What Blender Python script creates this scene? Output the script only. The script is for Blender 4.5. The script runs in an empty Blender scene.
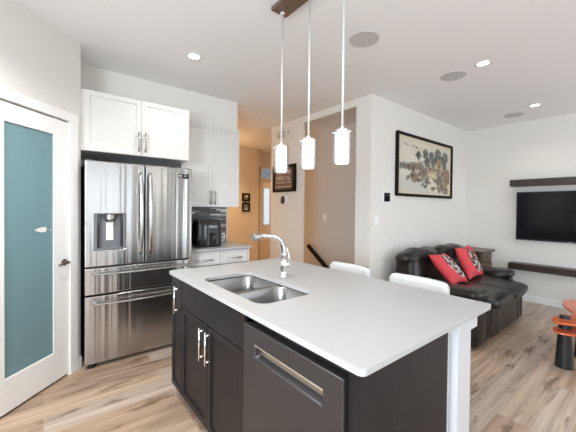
import bpy, bmesh, math, random
from mathutils import Matrix, Vector, Euler, noise
random.seed(7)
PI = math.pi
sc = bpy.context.scene
COL = sc.collection

# ------------------------------------------------------------------ camera
F_PX, YAW, PITCH, ROLL, SHIFT = 306.284, 51.337, 0.78, 0.568, 3.689
def _cam():
    a = math.radians
    f0 = Vector((math.cos(a(YAW)), math.sin(a(YAW)), 0)); r0 = Vector((math.sin(a(YAW)), -math.cos(a(YAW)), 0)); u0 = Vector((0, 0, 1))
    t = a(PITCH); f = f0*math.cos(t) - u0*math.sin(t); u = u0*math.cos(t) + f0*math.sin(t)
    k = a(ROLL); r = r0*math.cos(k) + u*math.sin(k); u = u*math.cos(k) - r0*math.sin(k)
    cd = bpy.data.cameras.new('camera'); co = bpy.data.objects.new('camera', cd); COL.objects.link(co)
    m = Matrix((r, u, -f)).transposed().to_4x4(); m.translation = (0, 0, 1.40)
    co.matrix_world = m
    cd.sensor_fit = 'HORIZONTAL'; cd.sensor_width = 36; cd.lens = F_PX/576*36; cd.shift_y = -SHIFT/576; cd.clip_start = 0.05
    sc.camera = co
_cam()

# ------------------------------------------------------------------ world, lights, exposure
H = 2.776
sc.view_settings.view_transform = 'Standard'; sc.view_settings.look = 'None'; sc.view_settings.gamma = 1
sc.view_settings.use_curve_mapping = False
sc.view_settings.exposure = 0.48
sc.cycles.use_denoising = True
sc.cycles.max_bounces = 10; sc.cycles.diffuse_bounces = 6; sc.cycles.transparent_max_bounces = 16
sc.cycles.sample_clamp_indirect = 6.0
sc.cycles.caustics_reflective = False; sc.cycles.caustics_refractive = False
w = bpy.data.worlds.new('sky'); sc.world = w; w.use_nodes = True
_nt = w.node_tree; _bg = _nt.nodes['Background']; _bg.inputs[1].default_value = 1.1
_tc = _nt.nodes.new('ShaderNodeTexCoord'); _sx = _nt.nodes.new('ShaderNodeSeparateXYZ'); _rp = _nt.nodes.new('ShaderNodeValToRGB')
_e = _rp.color_ramp.elements; _e[0].position = 0.47; _e[0].color = (0.16, 0.19, 0.14, 1); _e[1].position = 0.56; _e[1].color = (0.86, 0.94, 1.0, 1)
_mr = _nt.nodes.new('ShaderNodeMapRange'); _mr.inputs[1].default_value = -1; _mr.inputs[2].default_value = 1
_nt.links.new(_tc.outputs['Generated'], _sx.inputs[0]); _nt.links.new(_sx.outputs['Z'], _mr.inputs[0]); _nt.links.new(_mr.outputs[0], _rp.inputs[0]); _nt.links.new(_rp.outputs[0], _bg.inputs[0])

def area(name, loc, rot, sx, sy, power, color):
    l = bpy.data.lights.new(name, 'AREA'); l.shape = 'RECTANGLE'; l.size = sx; l.size_y = sy; l.energy = power; l.color = color
    o = bpy.data.objects.new(name, l); o.location = loc; o.rotation_euler = rot; COL.objects.link(o); return o
DAY = (0.80, 0.90, 1.0)
area('added_daylight_right', (4.55, -2.74, 1.15), (PI/2, 0, 0), 2.0, 2.1, 50, DAY)  # added area lamp standing in for daylight from unseen glazing
area('added_daylight_back', (1.25, -3.05, 1.55), (PI/2, 0, 0), 1.6, 1.5, 22, DAY)  # added lamp outside an invented window, brightens the refrigerator's reflection
area('added_daylight_left', (-1.93, -0.6, 1.60), (PI/2, 0, -PI/2), 1.9, 1.1, 120, DAY)  # added daylight fill at an invented window on the left
WARM = (1.0, 0.96, 0.90)
def lamp(name, loc, power, color, size=0.05, spot=None):
    l = bpy.data.lights.new(name, 'SPOT' if spot else 'POINT'); l.energy = power; l.color = color; l.shadow_soft_size = size
    if spot: l.spot_size = spot; l.spot_blend = 0.8
    o = bpy.data.objects.new(name, l); o.location = loc; COL.objects.link(o); return o
CEIL_LIGHTS = [(1.074, 2.735), (3.216, 1.121), (5.009, 1.13)]
SPOTS = [(1.074, 2.735, 17), (3.216, 1.121, 3), (5.009, 1.13, 13), (1.07, 0.0, 7), (3.2, -0.9, 4), (5.0, -0.9, 12), (-0.15, 1.75, 100), (-0.6, -1.0, 20), (-0.9, 0.2, 30)]  # first three sit at the fittings; the rest are unseen fill, strongest by the pantry
for x, y, p in SPOTS: lamp('ceiling_and_fill_spot', (x, y, H-0.03), p, WARM, 0.06, math.radians(150))
lamp('hall_lamp', (2.9, 5.35, H-0.03), 85, (1.0, 0.62, 0.30), 0.08, math.radians(112))
lamp('hall_fill', (2.55, 5.7, 2.25), 11, (1.0, 0.62, 0.30), 0.08)  # unseen fill added to brighten the hall ceiling
lamp('entry_lamp', (4.75, 5.7, H-0.03), 34, (1.0, 0.64, 0.33), 0.08, math.radians(110))

# ------------------------------------------------------------------ materials
def mat(name, col, rough=0.5, metal=0.0, emit=None, es=0.0, bump=None, coat=0.0, spec=0.5, aniso=0.0, mottle=None, aniso_rot=0.0):
    m = bpy.data.materials.new(name); m.use_nodes = True; nt = m.node_tree; b = nt.nodes['Principled BSDF']
    b.inputs['Base Color'].default_value = (*col, 1); b.inputs['Roughness'].default_value = rough; b.inputs['Metallic'].default_value = metal
    b.inputs['Specular IOR Level'].default_value = spec
    if coat: b.inputs['Coat Weight'].default_value = coat
    if aniso:
        b.inputs['Anisotropic'].default_value = aniso; b.inputs['Anisotropic Rotation'].default_value = aniso_rot
        t = nt.nodes.new('ShaderNodeTangent'); t.direction_type = 'RADIAL'; t.axis = 'Z'; nt.links.new(t.outputs[0], b.inputs['Tangent'])
    if emit: b.inputs['Emission Color'].default_value = (*emit, 1); b.inputs['Emission Strength'].default_value = es
    tc = nt.nodes.new('ShaderNodeTexCoord')
    if mottle:
        sx, sy, sz, amt = mottle
        mp = nt.nodes.new('ShaderNodeMapping'); mp.inputs['Scale'].default_value = (sx, sy, sz); nt.links.new(tc.outputs['Object'], mp.inputs[0])
        n = nt.nodes.new('ShaderNodeTexNoise'); n.inputs['Scale'].default_value = 1; n.inputs['Detail'].default_value = 5; nt.links.new(mp.outputs[0], n.inputs['Vector'])
        r = nt.nodes.new('ShaderNodeMapRange'); r.inputs[1].default_value = 0.25; r.inputs[2].default_value = 0.75; r.inputs[3].default_value = 1-amt; r.inputs[4].default_value = 1+amt
        nt.links.new(n.outputs[0], r.inputs[0])
        v = nt.nodes.new('ShaderNodeVectorMath'); v.operation = 'SCALE'; v.inputs[0].default_value = col; nt.links.new(r.outputs[0], v.inputs['Scale']); nt.links.new(v.outputs[0], b.inputs['Base Color'])
    if bump:
        sx, sy, sz, st = bump[:4]; dist = bump[4] if len(bump) > 4 else 0.01
        mp = nt.nodes.new('ShaderNodeMapping'); mp.inputs['Scale'].default_value = (sx, sy, sz); nt.links.new(tc.outputs['Object'], mp.inputs[0])
        n = nt.nodes.new('ShaderNodeTexNoise'); n.inputs['Scale'].default_value = 1; n.inputs['Detail'].default_value = 4; nt.links.new(mp.outputs[0], n.inputs['Vector'])
        bp = nt.nodes.new('ShaderNodeBump'); bp.inputs['Strength'].default_value = st; bp.inputs['Distance'].default_value = dist
        nt.links.new(n.outputs[0], bp.inputs['Height']); nt.links.new(bp.outputs[0], b.inputs['Normal'])
    return m

M = {}
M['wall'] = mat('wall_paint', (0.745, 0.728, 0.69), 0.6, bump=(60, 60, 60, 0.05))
M['wall_stair'] = mat('wall_paint_shaded', (0.60, 0.575, 0.55), 0.6, bump=(60, 60, 60, 0.05))  # wall paint darkened, so the stairwell's shade is in the colour
M['ceiling'] = mat('ceiling_paint', (0.84, 0.84, 0.845), 0.75, bump=(50, 50, 50, 0.06))
M['trim'] = mat('white_trim', (0.68, 0.685, 0.69), 0.35)
M['door_paint'] = mat('white_door_paint', (0.86, 0.86, 0.855), 0.35)
M['island_white'] = mat('white_island_paint', (0.55, 0.565, 0.585), 0.4)
M['cab_white'] = mat('white_cabinet_paint', (0.68, 0.67, 0.65), 0.32)
M['cab_dark'] = mat('espresso_wood', (0.012, 0.010, 0.0115), 0.40, spec=0.25, mottle=(22, 22, 2.0, 0.28), bump=(60, 60, 4, 0.06))
M['quartz'] = mat('white_quartz', (0.43, 0.433, 0.437), 0.34, spec=0.35, mottle=(90, 90, 90, 0.035))
M['steel'] = mat('brushed_steel', (0.55, 0.545, 0.54), 0.19, 1.0, aniso=0.97, aniso_rot=0.25, bump=(5.5, 5.5, 0.10, 0.42, 0.03))
M['handle_steel'] = mat('handle_steel', (0.50, 0.495, 0.49), 0.24, 1.0)
M['steel_dark'] = mat('dark_stainless', (0.075, 0.072, 0.076), 0.38, 0.8, spec=0.4, bump=(2, 200, 3, 0.02))
M['sink_steel'] = mat('sink_steel', (0.34, 0.335, 0.33), 0.30, 1.0)
M['chrome'] = mat('chrome', (0.82, 0.82, 0.83), 0.06, 1.0)
M['nickel'] = mat('brushed_nickel', (0.46, 0.45, 0.43), 0.30, 1.0)
M['rod_metal'] = mat('pale_satin_rod', (0.80, 0.79, 0.77), 0.42, 0.6)
M['bronze'] = mat('brushed_bronze', (0.27, 0.22, 0.18), 0.34, 0.9)
M['dark_bronze'] = mat('dark_bronze', (0.13, 0.105, 0.085), 0.3, 0.9)
M['fridge_side'] = mat('fridge_side', (0.045, 0.045, 0.05), 0.45)
M['gray_plastic'] = mat('gray_plastic', (0.16, 0.165, 0.18), 0.35)
M['black_gloss'] = mat('black_gloss', (0.008, 0.008, 0.010), 0.12, coat=0.4)
M['black'] = mat('black_satin', (0.012, 0.012, 0.013), 0.42)
M['dark_gap'] = mat('dark_void', (0.015, 0.014, 0.014), 0.7)
M['white_plastic'] = mat('white_plastic', (0.85, 0.85, 0.85), 0.35)
M['grille'] = mat('gray_grille', (0.55, 0.545, 0.54), 0.7, bump=(400, 400, 400, 0.3))
M['teal_glass'] = mat('frosted_teal_glass', (0.165, 0.285, 0.315), 0.36, spec=0.45)
M['etched'] = mat('etched_white', (0.80, 0.80, 0.77), 0.5)
M['leather'] = mat('black_leather', (0.016, 0.0125, 0.0105), 0.33, bump=(16, 16, 16, 0.5, 0.014), mottle=(5, 5, 5, 0.6), spec=0.34)
M['white_leather'] = mat('white_leather', (0.68, 0.685, 0.69), 0.42, bump=(120, 120, 120, 0.05))
M['shelf_wood'] = mat('dark_shelf_wood', (0.035, 0.020, 0.016), 0.4, mottle=(30, 3, 30, 0.3))
M['table_wood'] = mat('aged_brown_wood', (0.085, 0.05, 0.033), 0.35, mottle=(3, 20, 20, 0.35))
M['orange_wood'] = mat('orange_lacquer', (0.62, 0.125, 0.035), 0.22, mottle=(3, 14, 14, 0.22), coat=0.4)
M['frame_wood'] = mat('black_brown_frame', (0.010, 0.007, 0.007), 0.55, spec=0.15)
M['glow'] = mat('lit_frosted_glass', (0.95, 0.95, 0.95), 0.4, emit=(1.0, 0.96, 0.90), es=2.2)
M['bulb'] = mat('lit_lens', (1, 1, 1), 0.4, emit=(1.0, 0.90, 0.74), es=9.0)
M['screen'] = mat('dark_screen', (0.008, 0.006, 0.008), 0.10, spec=0.18)
M['hall_paint'] = mat('hall_paint', (0.74, 0.66, 0.55), 0.6)
M['door_wood'] = mat('entry_door_paint', (0.80, 0.72, 0.60), 0.4, mottle=(30, 30, 3, 0.05))
M['sidelight'] = mat('glowing_door_glass', (0.5, 0.6, 0.65), 0.1, emit=(0.55, 0.78, 1.0), es=0.55)  # emission stands in for daylight behind the door lite
M['transom'] = mat('glowing_transom_glass', (0.2, 0.26, 0.30), 0.1, emit=(0.35, 0.5, 0.6), es=0.25)  # weak emission stands in for outdoor light behind the transom
M['brown_sign'] = mat('brown_sign_board', (0.15, 0.085, 0.065), 0.5, mottle=(30, 6, 30, 0.25))
M['pale_paint'] = mat('pale_lettering', (0.62, 0.55, 0.52), 0.6)
M['photo_a'] = mat('dim_photo_print', (0.20, 0.19, 0.10), 0.4, mottle=(40, 40, 40, 0.6))
M['photo_b'] = mat('gray_photo_print', (0.20, 0.23, 0.20), 0.4, mottle=(40, 40, 40, 0.5))

def glass_mat(name='clear_glass', milky=0.0):
    m = bpy.data.materials.new(name); m.use_nodes = True; nt = m.node_tree; nt.nodes.clear()
    o = nt.nodes.new('ShaderNodeOutputMaterial'); mx = nt.nodes.new('ShaderNodeMixShader'); t = nt.nodes.new('ShaderNodeBsdfTransparent'); g = nt.nodes.new('ShaderNodeBsdfGlossy')
    t.inputs[0].default_value = (0.98, 0.98, 0.98, 1); g.inputs['Roughness'].default_value = 0.03
    fr = nt.nodes.new('ShaderNodeFresnel'); fr.inputs[0].default_value = 1.2
    nt.links.new(fr.outputs[0], mx.inputs[0]); nt.links.new(t.outputs[0], mx.inputs[1]); nt.links.new(g.outputs[0], mx.inputs[2])
    if milky:
        m2 = nt.nodes.new('ShaderNodeMixShader'); m2.inputs[0].default_value = milky; tr = nt.nodes.new('ShaderNodeBsdfTranslucent'); tr.inputs[0].default_value = (1, 1, 1, 1)
        nt.links.new(mx.outputs[0], m2.inputs[1]); nt.links.new(tr.outputs[0], m2.inputs[2]); nt.links.new(m2.outputs[0], o.inputs[0])
    else: nt.links.new(mx.outputs[0], o.inputs[0])
    return m
M['glass'] = glass_mat()
M['shade_glass'] = glass_mat('lit_clear_shade', 0.035)

def floor_mat():
    m = bpy.data.materials.new('plank_floor'); m.use_nodes = True; nt = m.node_tree; b = nt.nodes['Principled BSDF']; N = nt.nodes.new; L = nt.links.new
    tc = N('ShaderNodeTexCoord')
    br = N('ShaderNodeTexBrick'); br.inputs['Scale'].default_value = 1; br.inputs['Brick Width'].default_value = 1.22; br.inputs['Row Height'].default_value = 0.182
    br.inputs['Mortar Size'].default_value = 0.0013; br.inputs['Mortar Smooth'].default_value = 0.2; br.inputs['Bias'].default_value = 0.0
    br.inputs['Color1'].default_value = (0, 0, 0, 1); br.inputs['Color2'].default_value = (1, 1, 1, 1); br.inputs['Mortar'].default_value = (0.3, 0.3, 0.3, 1); br.offset = 0.37
    L(tc.outputs['Object'], br.inputs['Vector'])
    # per plank offset for grain
    add = N('ShaderNodeVectorMath'); add.operation = 'MULTIPLY_ADD'; L(br.outputs['Color'], add.inputs[0]); add.inputs[1].default_value = (7.3, 3.1, 5.7); L(tc.outputs['Object'], add.inputs[2])
    mp = N('ShaderNodeMapping'); mp.inputs['Scale'].default_value = (0.9, 20, 1); L(add.outputs[0], mp.inputs[0])
    g = N('ShaderNodeTexNoise'); g.inputs['Scale'].default_value = 1; g.inputs['Detail'].default_value = 7; g.inputs['Roughness'].default_value = 0.62; g.inputs['Distortion'].default_value = 0.35; L(mp.outputs[0], g.inputs['Vector'])
    mp2 = N('ShaderNodeMapping'); mp2.inputs['Scale'].default_value = (1.5, 6.5, 1); L(add.outputs[0], mp2.inputs[0])
    k = N('ShaderNodeTexNoise'); k.inputs['Scale'].default_value = 1.3; k.inputs['Detail'].default_value = 5; k.inputs['Roughness'].default_value = 0.6; k.inputs['Distortion'].default_value = 0.7; L(mp2.outputs[0], k.inputs['Vector'])
    r1 = N('ShaderNodeValToRGB'); e = r1.color_ramp.elements
    e[0].position = 0.0; e[0].color = (0.35, 0.25, 0.18, 1); e[1].position = 1.0; e[1].color = (0.555, 0.46, 0.38, 1)
    x = e.new(0.35); x.color = (0.505, 0.37, 0.262, 1); x = e.new(0.7); x.color = (0.445, 0.365, 0.305, 1)
    L(br.outputs['Color'], r1.inputs[0])
    r2 = N('ShaderNodeValToRGB'); e = r2.color_ramp.elements; e[0].position = 0.30; e[0].color = (0.62, 0.57, 0.54, 1); e[1].position = 0.62; e[1].color = (1.22, 1.21, 1.20, 1); L(g.outputs[0], r2.inputs[0])
    mu = N('ShaderNodeMix'); mu.data_type = 'RGBA'; mu.blend_type = 'MULTIPLY'; mu.inputs[0].default_value = 1; L(r1.outputs[0], mu.inputs[6]); L(r2.outputs[0], mu.inputs[7])
    r3 = N('ShaderNodeValToRGB'); e = r3.color_ramp.elements; e[0].position = 0.33; e[0].color = (0.34, 0.27, 0.23, 1); e[1].position = 0.45; e[1].color = (1, 1, 1, 1); L(k.outputs[0], r3.inputs[0])
    mu2 = N('ShaderNodeMix'); mu2.data_type = 'RGBA'; mu2.blend_type = 'MULTIPLY'; mu2.inputs[0].default_value = 0.85; L(mu.outputs[2], mu2.inputs[6]); L(r3.outputs[0], mu2.inputs[7])
    mp3 = N('ShaderNodeMapping'); mp3.inputs['Scale'].default_value = (3.2, 17, 1); L(add.outputs[0], mp3.inputs[0])
    kn = N('ShaderNodeTexNoise'); kn.inputs['Scale'].default_value = 1.0; kn.inputs['Detail'].default_value = 8; kn.inputs['Roughness'].default_value = 0.7; kn.inputs['Distortion'].default_value = 0.5; L(mp3.outputs[0], kn.inputs['Vector'])
    r4 = N('ShaderNodeValToRGB'); e = r4.color_ramp.elements; e[0].position = 0.27; e[0].color = (0.22, 0.17, 0.15, 1); e[1].position = 0.345; e[1].color = (1, 1, 1, 1); L(kn.outputs[0], r4.inputs[0])
    mu3 = N('ShaderNodeMix'); mu3.data_type = 'RGBA'; mu3.blend_type = 'MULTIPLY'; mu3.inputs[0].default_value = 0.9; L(mu2.outputs[2], mu3.inputs[6]); L(r4.outputs[0], mu3.inputs[7]); mu2 = mu3
    sub = N('ShaderNodeMix'); sub.data_type = 'RGBA'; sub.blend_type = 'MIX'; L(br.outputs['Fac'], sub.inputs[0]); L(mu2.outputs[2], sub.inputs[6]); sub.inputs[7].default_value = (0.33, 0.26, 0.20, 1)
    L(sub.outputs[2], b.inputs['Base Color'])
    b.inputs['Roughness'].default_value = 0.33
    bp = N('ShaderNodeBump'); bp.inputs['Strength'].default_value = 0.08; bp.inputs['Distance'].default_value = 0.01; L(g.outputs[0], bp.inputs['Height']); L(bp.outputs[0], b.inputs['Normal'])
    return m
M['floor'] = floor_mat()

def mosaic_mat():
    m = bpy.data.materials.new('strip_mosaic'); m.use_nodes = True; nt = m.node_tree; b = nt.nodes['Principled BSDF']; N = nt.nodes.new; L = nt.links.new
    tc = N('ShaderNodeTexCoord'); mp = N('ShaderNodeMapping'); mp.inputs['Rotation'].default_value = (-PI/2, 0, 0); L(tc.outputs['Object'], mp.inputs[0])
    br = N('ShaderNodeTexBrick'); br.inputs['Scale'].default_value = 1; br.inputs['Brick Width'].default_value = 0.15; br.inputs['Row Height'].default_value = 0.021; br.inputs['Mortar Size'].default_value = 0.0012
    br.inputs['Color1'].default_value = (0, 0, 0, 1); br.inputs['Color2'].default_value = (1, 1, 1, 1); br.inputs['Mortar'].default_value = (0.5, 0.5, 0.5, 1); br.offset = 0.43; L(mp.outputs[0], br.inputs['Vector'])
    r = N('ShaderNodeValToRGB'); r.color_ramp.interpolation = 'CONSTANT'; e = r.color_ramp.elements; e[0].position = 0; e[0].color = (0.02, 0.02, 0.022, 1); e[1].position = 0.35; e[1].color = (0.09, 0.09, 0.095, 1)
    for p, c in ((0.5, 0.24), (0.65, 0.06), (0.76, 0.48), (0.9, 0.75)):
        x = e.new(p); x.color = (c, c*0.99, c*0.97, 1)
    L(br.outputs['Color'], r.inputs[0]); L(r.outputs[0], b.inputs['Base Color']); b.inputs['Roughness'].default_value = 0.4
    return m
M['mosaic'] = mosaic_mat()

def vcol_mat(name, rough):
    m = bpy.data.materials.new(name); m.use_nodes = True; nt = m.node_tree; b = nt.nodes['Principled BSDF']
    a = nt.nodes.new('ShaderNodeVertexColor'); a.layer_name = 'print'; nt.links.new(a.outputs[0], b.inputs['Base Color']); b.inputs['Roughness'].default_value = rough
    return m
M['ink_print'] = vcol_mat('ink_painting', 0.35)
M['cushion'] = vcol_mat('printed_red_cushion', 0.75)

# ------------------------------------------------------------------ mesh helpers
WORLD = {}
class MB:
    def __init__(self, T=None): self.bm = bmesh.new(); self.T = T or Matrix.Identity(4)
    def _add(self, verts, faces, T=None):
        T = self.T @ T if T is not None else self.T
        vs = [self.bm.verts.new(T @ Vector(v)) for v in verts]
        for f in faces:
            try: self.bm.faces.new([vs[i] for i in f])
            except ValueError: pass
        return vs
    def box(self, x0, x1, y0, y1, z0, z1, T=None):
        v = [(x, y, z) for x in (x0, x1) for y in (y0, y1) for z in (z0, z1)]
        self._add(v, [(0, 1, 3, 2), (4, 6, 7, 5), (0, 4, 5, 1), (2, 3, 7, 6), (0, 2, 6, 4), (1, 5, 7, 3)], T); return self
    def lathe(self, prof, c=(0, 0, 0), n=32, T=None, cap=True):
        # prof: list of (r, z)
        v = []; f = []
        for r, z in prof:
            for i in range(n):
                a = 2*PI*i/n; v.append((c[0]+r*math.cos(a), c[1]+r*math.sin(a), c[2]+z))
        for j in range(len(prof)-1):
            for i in range(n):
                k = (i+1) % n; f.append((j*n+i, j*n+k, (j+1)*n+k, (j+1)*n+i))
        if cap:
            f.append(tuple(reversed(range(n)))); f.append(tuple(range((len(prof)-1)*n, len(prof)*n)))
        self._add(v, f, T); return self
    def tube(self, pts, rad, n=12, T=None, flat=1.0, up=(0, 0, 1)):
        pts = [Vector(p) for p in pts]; rs = rad if isinstance(rad, (list, tuple)) else [rad]*len(pts)
        v = []; f = []; prev = None
        for i, p in enumerate(pts):
            d = (pts[min(i+1, len(pts)-1)]-pts[max(i-1, 0)]).normalized()
            u = Vector(up) if prev is None else prev
            s = d.cross(u)
            if s.length < 1e-4: s = d.cross(Vector((1, 0, 0)))
            s.normalize(); u2 = s.cross(d).normalized(); prev = u2
            for k in range(n):
                a = 2*PI*k/n; v.append(p + s*math.cos(a)*rs[i] + u2*math.sin(a)*rs[i]*flat)
        for i in range(len(pts)-1):
            for k in range(n):
                m = (k+1) % n; f.append((i*n+k, i*n+m, (i+1)*n+m, (i+1)*n+k))
        f.append(tuple(reversed(range(n)))); f.append(tuple(range((len(pts)-1)*n, len(pts)*n)))
        self._add(v, f, T); return self
    def prism(self, outline, z0, z1, T=None):
        n = len(outline); v = [(x, y, z0) for x, y in outline]+[(x, y, z1) for x, y in outline]
        f = [tuple(reversed(range(n))), tuple(range(n, 2*n))]+[(i, (i+1) % n, n+(i+1) % n, n+i) for i in range(n)]
        self._add(v, f, T); return self
    def loft(self, loops, T=None, caps=(True, True)):
        n = len(loops[0]); v = [p for l in loops for p in l]; f = []
        for j in range(len(loops)-1):
            for i in range(n):
                k = (i+1) % n; f.append((j*n+i, j*n+k, (j+1)*n+k, (j+1)*n+i))
        if caps[0]: f.append(tuple(reversed(range(n))))
        if caps[1]: f.append(tuple(range((len(loops)-1)*n, len(loops)*n)))
        self._add(v, f, T); return self
    def sup(self, c, r, e1=0.5, e2=0.5, rot=(0, 0, 0), nu=40, nv=24, wr=0.0, ws=6.0, shape=None):
        # superellipsoid: soft upholstered block; wr = wrinkle depth
        T = Matrix.Translation(c) @ Euler(rot).to_matrix().to_4x4()
        sp = lambda a, e: math.copysign(abs(a)**e, a)
        v = []; f = []
        for j in range(nv+1):
            ph = -PI/2+PI*j/nv
            for i in range(nu):
                th = 2*PI*i/nu
                x = r[0]*sp(math.cos(ph), e1)*sp(math.cos(th), e2); y = r[1]*sp(math.cos(ph), e1)*sp(math.sin(th), e2); z = r[2]*sp(math.sin(ph), e1)
                p = Vector((x, y, z))
                if shape: p = Vector(shape(p))
                if wr:
                    q = p+Vector(c); p = p*(1+wr/max(0.05, p.length)*noise.noise(q*ws))
                v.append(p)
        for j in range(nv):
            for i in range(nu):
                k = (i+1) % nu; f.append((j*nu+i, j*nu+k, (j+1)*nu+k, (j+1)*nu+i))
        self._add(v, f, T); return self
    def build(self, name, m, parent=None, bevel=0.0, seg=2, smooth=False, subsurf=0, recalc=True, base=None):
        bm = self.bm
        bmesh.ops.remove_doubles(bm, verts=bm.verts[:], dist=1e-6)
        if recalc: bmesh.ops.recalc_face_normals(bm, faces=bm.faces[:])
        xs = [v.co.x for v in bm.verts]; ys = [v.co.y for v in bm.verts]; zs = [v.co.z for v in bm.verts]
        o0 = Vector(base) if base else Vector(((min(xs)+max(xs))/2, (min(ys)+max(ys))/2, min(zs)))
        if name.startswith('floor'): o0 = Vector((0, 0, 0))
        bmesh.ops.translate(bm, verts=bm.verts[:], vec=-o0)
        me = bpy.data.meshes.new(name); bm.to_mesh(me); bm.free()
        me.materials.append(m)
        if smooth:
            for p in me.polygons: p.use_smooth = True
        o = bpy.data.objects.new(name, me); COL.objects.link(o)
        if parent is not None:
            o.parent = parent; o.location = o0-WORLD[parent.name]
        else: o.location = o0
        WORLD[o.name] = o0
        if bevel:
            b = o.modifiers.new('bevel', 'BEVEL'); b.width = bevel; b.segments = seg; b.limit_method = 'ANGLE'; b.angle_limit = math.radians(40); b.harden_normals = False
        if subsurf:
            s = o.modifiers.new('subsurf', 'SUBSURF'); s.levels = subsurf; s.render_levels = subsurf
        return o

def tag(o, label, cat, group=None, kind=None):
    o['label'] = label; o['category'] = cat
    if group: o['group'] = group
    if kind: o['kind'] = kind
    return o
def thing(name, loc, label, cat, group=None):
    o = bpy.data.objects.new(name, None); COL.objects.link(o); o.location = loc; o.empty_display_size = 0.1
    WORLD[o.name] = Vector(loc); return tag(o, label, cat, group)
def struct(mb, name, m, parent=None, **k):
    o = mb.build(name, m, parent, **k)
    if parent is None: o['kind'] = 'structure'
    return o
def copy_tree(o, parent=None):
    c = o.copy(); COL.objects.link(c)
    if parent is not None: c.parent = parent; c.matrix_parent_inverse = o.matrix_parent_inverse.copy()
    for ch in [x for x in bpy.data.objects if x.parent == o]: copy_tree(ch, c)
    return c
def rrect(x0, x1, y0, y1, r, n=8):
    p = []
    for cx, cy, a in ((x1-r, y1-r, 0), (x0+r, y1-r, 90), (x0+r, y0+r, 180), (x1-r, y0+r, 270)):
        for i in range(n+1):
            t = math.radians(a+90*i/n); p.append((cx+r*math.cos(t), cy+r*math.sin(t)))
    return p
def smooth_closed(pts, n=8):
    out = []; k = len(pts)
    for i in range(k):
        p0, p1, p2, p3 = (Vector(pts[(i+j-1) % k]) for j in range(4))
        for s in range(n):
            t = s/n; out.append(tuple(0.5*((2*p1)+(-p0+p2)*t+(2*p0-5*p1+4*p2-p3)*t*t+(-p0+3*p1-3*p2+p3)*t**3)))
    return out
def shaker(w, h, t=0.02, fr=0.06, rec=0.008):
    """Panel door in local coords: x 0..w, z 0..h, back at y=0, front at y=-t; returns MB"""
    mb = MB(); bm = mb.bm
    mb.box(0, w, -t, 0, 0, h); bm.faces.ensure_lookup_table()
    f = min(bm.faces, key=lambda q: q.calc_center_median().y)
    bmesh.ops.recalc_face_normals(bm, faces=bm.faces[:])
    bmesh.ops.inset_individual(bm, faces=[f], thickness=fr, depth=0)
    bmesh.ops.inset_individual(bm, faces=[f], thickness=0.003, depth=-rec)
    return mb
def place(mb, T):
    bmesh.ops.transform(mb.bm, matrix=T, verts=mb.bm.verts[:]); return mb
def T_negy(x, y, z): return Matrix.Translation((x, y, z))                         # front faces -Y
def T_negx(x, y, z): return Matrix.Translation((x, y, z)) @ Matrix.Rotation(-PI/2, 4, 'Z')   # local x -> -Y, front (-y) -> -X
def bar_pull(a, b, out, r=0.006, gap=0.032, inset=0.02):
    """bar between a and b (on the face), standing off along vector out"""
    a, b, out = Vector(a), Vector(b), Vector(out); d = (b-a).normalized(); o = out*gap
    mb = MB(); mb.tube([a+o, b+o], r, 12)
    for p in (a+d*inset, b-d*inset): mb.tube([p, p+o], r*0.85, 10)
    return mb

# ================================================================== SETTING
fl = MB(); fl.box(-2.1, 5.95, -2.9, 2.36, -0.06, 0); fl.box(-2.1, 3.18, 2.36, 6.5, -0.06, 0); fl.box(3.18, 5.3, 4.5, 6.5, -0.06, 0)
struct(fl, 'floor', M['floor'])
struct(MB().box(-2.1, 5.95, -2.9, 6.5, H, H+0.08), 'ceiling', M['ceiling'])
# pantry corner wall, set at 45 degrees: local x = distance from the corner along the wall, local y = into the wall
PX, PY = 0.253, 3.18; S2 = math.sqrt(0.5)
TD = Matrix(((-S2, -S2, 0, PX), (-S2, S2, 0, PY), (0, 0, 1, 0), (0, 0, 0, 1)))
DR0, DR1, DTOP = 0.126, 0.770, 2.085
b = MB(TD); b.box(0, DR0, 0, 0.1, 0, H); b.box(DR0, DR1, 0, 0.1, DTOP+0.004, H); b.box(DR1, 1.5, 0, 0.1, 0, H)
struct(b, 'wall_pantry', M['wall'])
b = MB(); b.box(PX-0.1, PX, PY+0.0, 3.96, 0, H)
struct(b, 'wall_pantry_return', M['wall'])
struct(MB().box(PX-0.1, 2.0, 3.86, 3.96, 0, H), 'wall_kitchen', M['wall'])
struct(MB().box(PX, 2.0, 3.583, 3.86, 2.418, H), 'wall_soffit', M['wall'])
struct(MB().box(1.9, 2.0, 3.96, 6.04, 0, H), 'wall_hall_left', M['hall_paint'])
struct(MB().box(1.9, 3.943, 6.04, 6.14, 0, H), 'wall_hall_end', M['hall_paint'])
struct(MB().box(3.843, 3.943, 6.14, 6.34, 0, H), 'wall_entry_return', M['hall_paint'])
struct(MB().box(3.843, 5.3, 6.34, 6.44, 0, H), 'wall_entry', M['hall_paint'])
struct(MB().box(5.2, 5.3, 4.6, 6.34, 0, H), 'wall_entry_right', M['hall_paint'])
b = MB(); b.box(3.067, 3.18, 2.254, 2.481, 0, H); b.box(3.067, 3.18, 2.481, 3.47, 2.686, H); b.box(3.067, 3.092, 3.47, 4.31, 0, H)
struct(b, 'wall_stair', M['wall'])
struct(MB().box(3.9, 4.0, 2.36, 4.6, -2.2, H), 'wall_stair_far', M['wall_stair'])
struct(MB().box(4.0, 5.2, 4.5, 4.6, 0, H), 'wall_entry_near', M['hall_paint'])
struct(MB().box(3.18, 5.935, 2.254, 2.36, 0, H), 'wall_picture', M['wall'])
struct(MB().box(5.835, 5.935, -2.9, 2.254, 0, H), 'wall_television', M['wall'])
b = MB(); b.box(3.08, 3.18, 2.36, 4.5, -2.2, -0.06); b.box(3.08, 4.0, 2.26, 2.36, -2.2, -0.06); b.box(3.08, 4.0, 4.5, 4.6, -2.2, -0.06)
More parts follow.
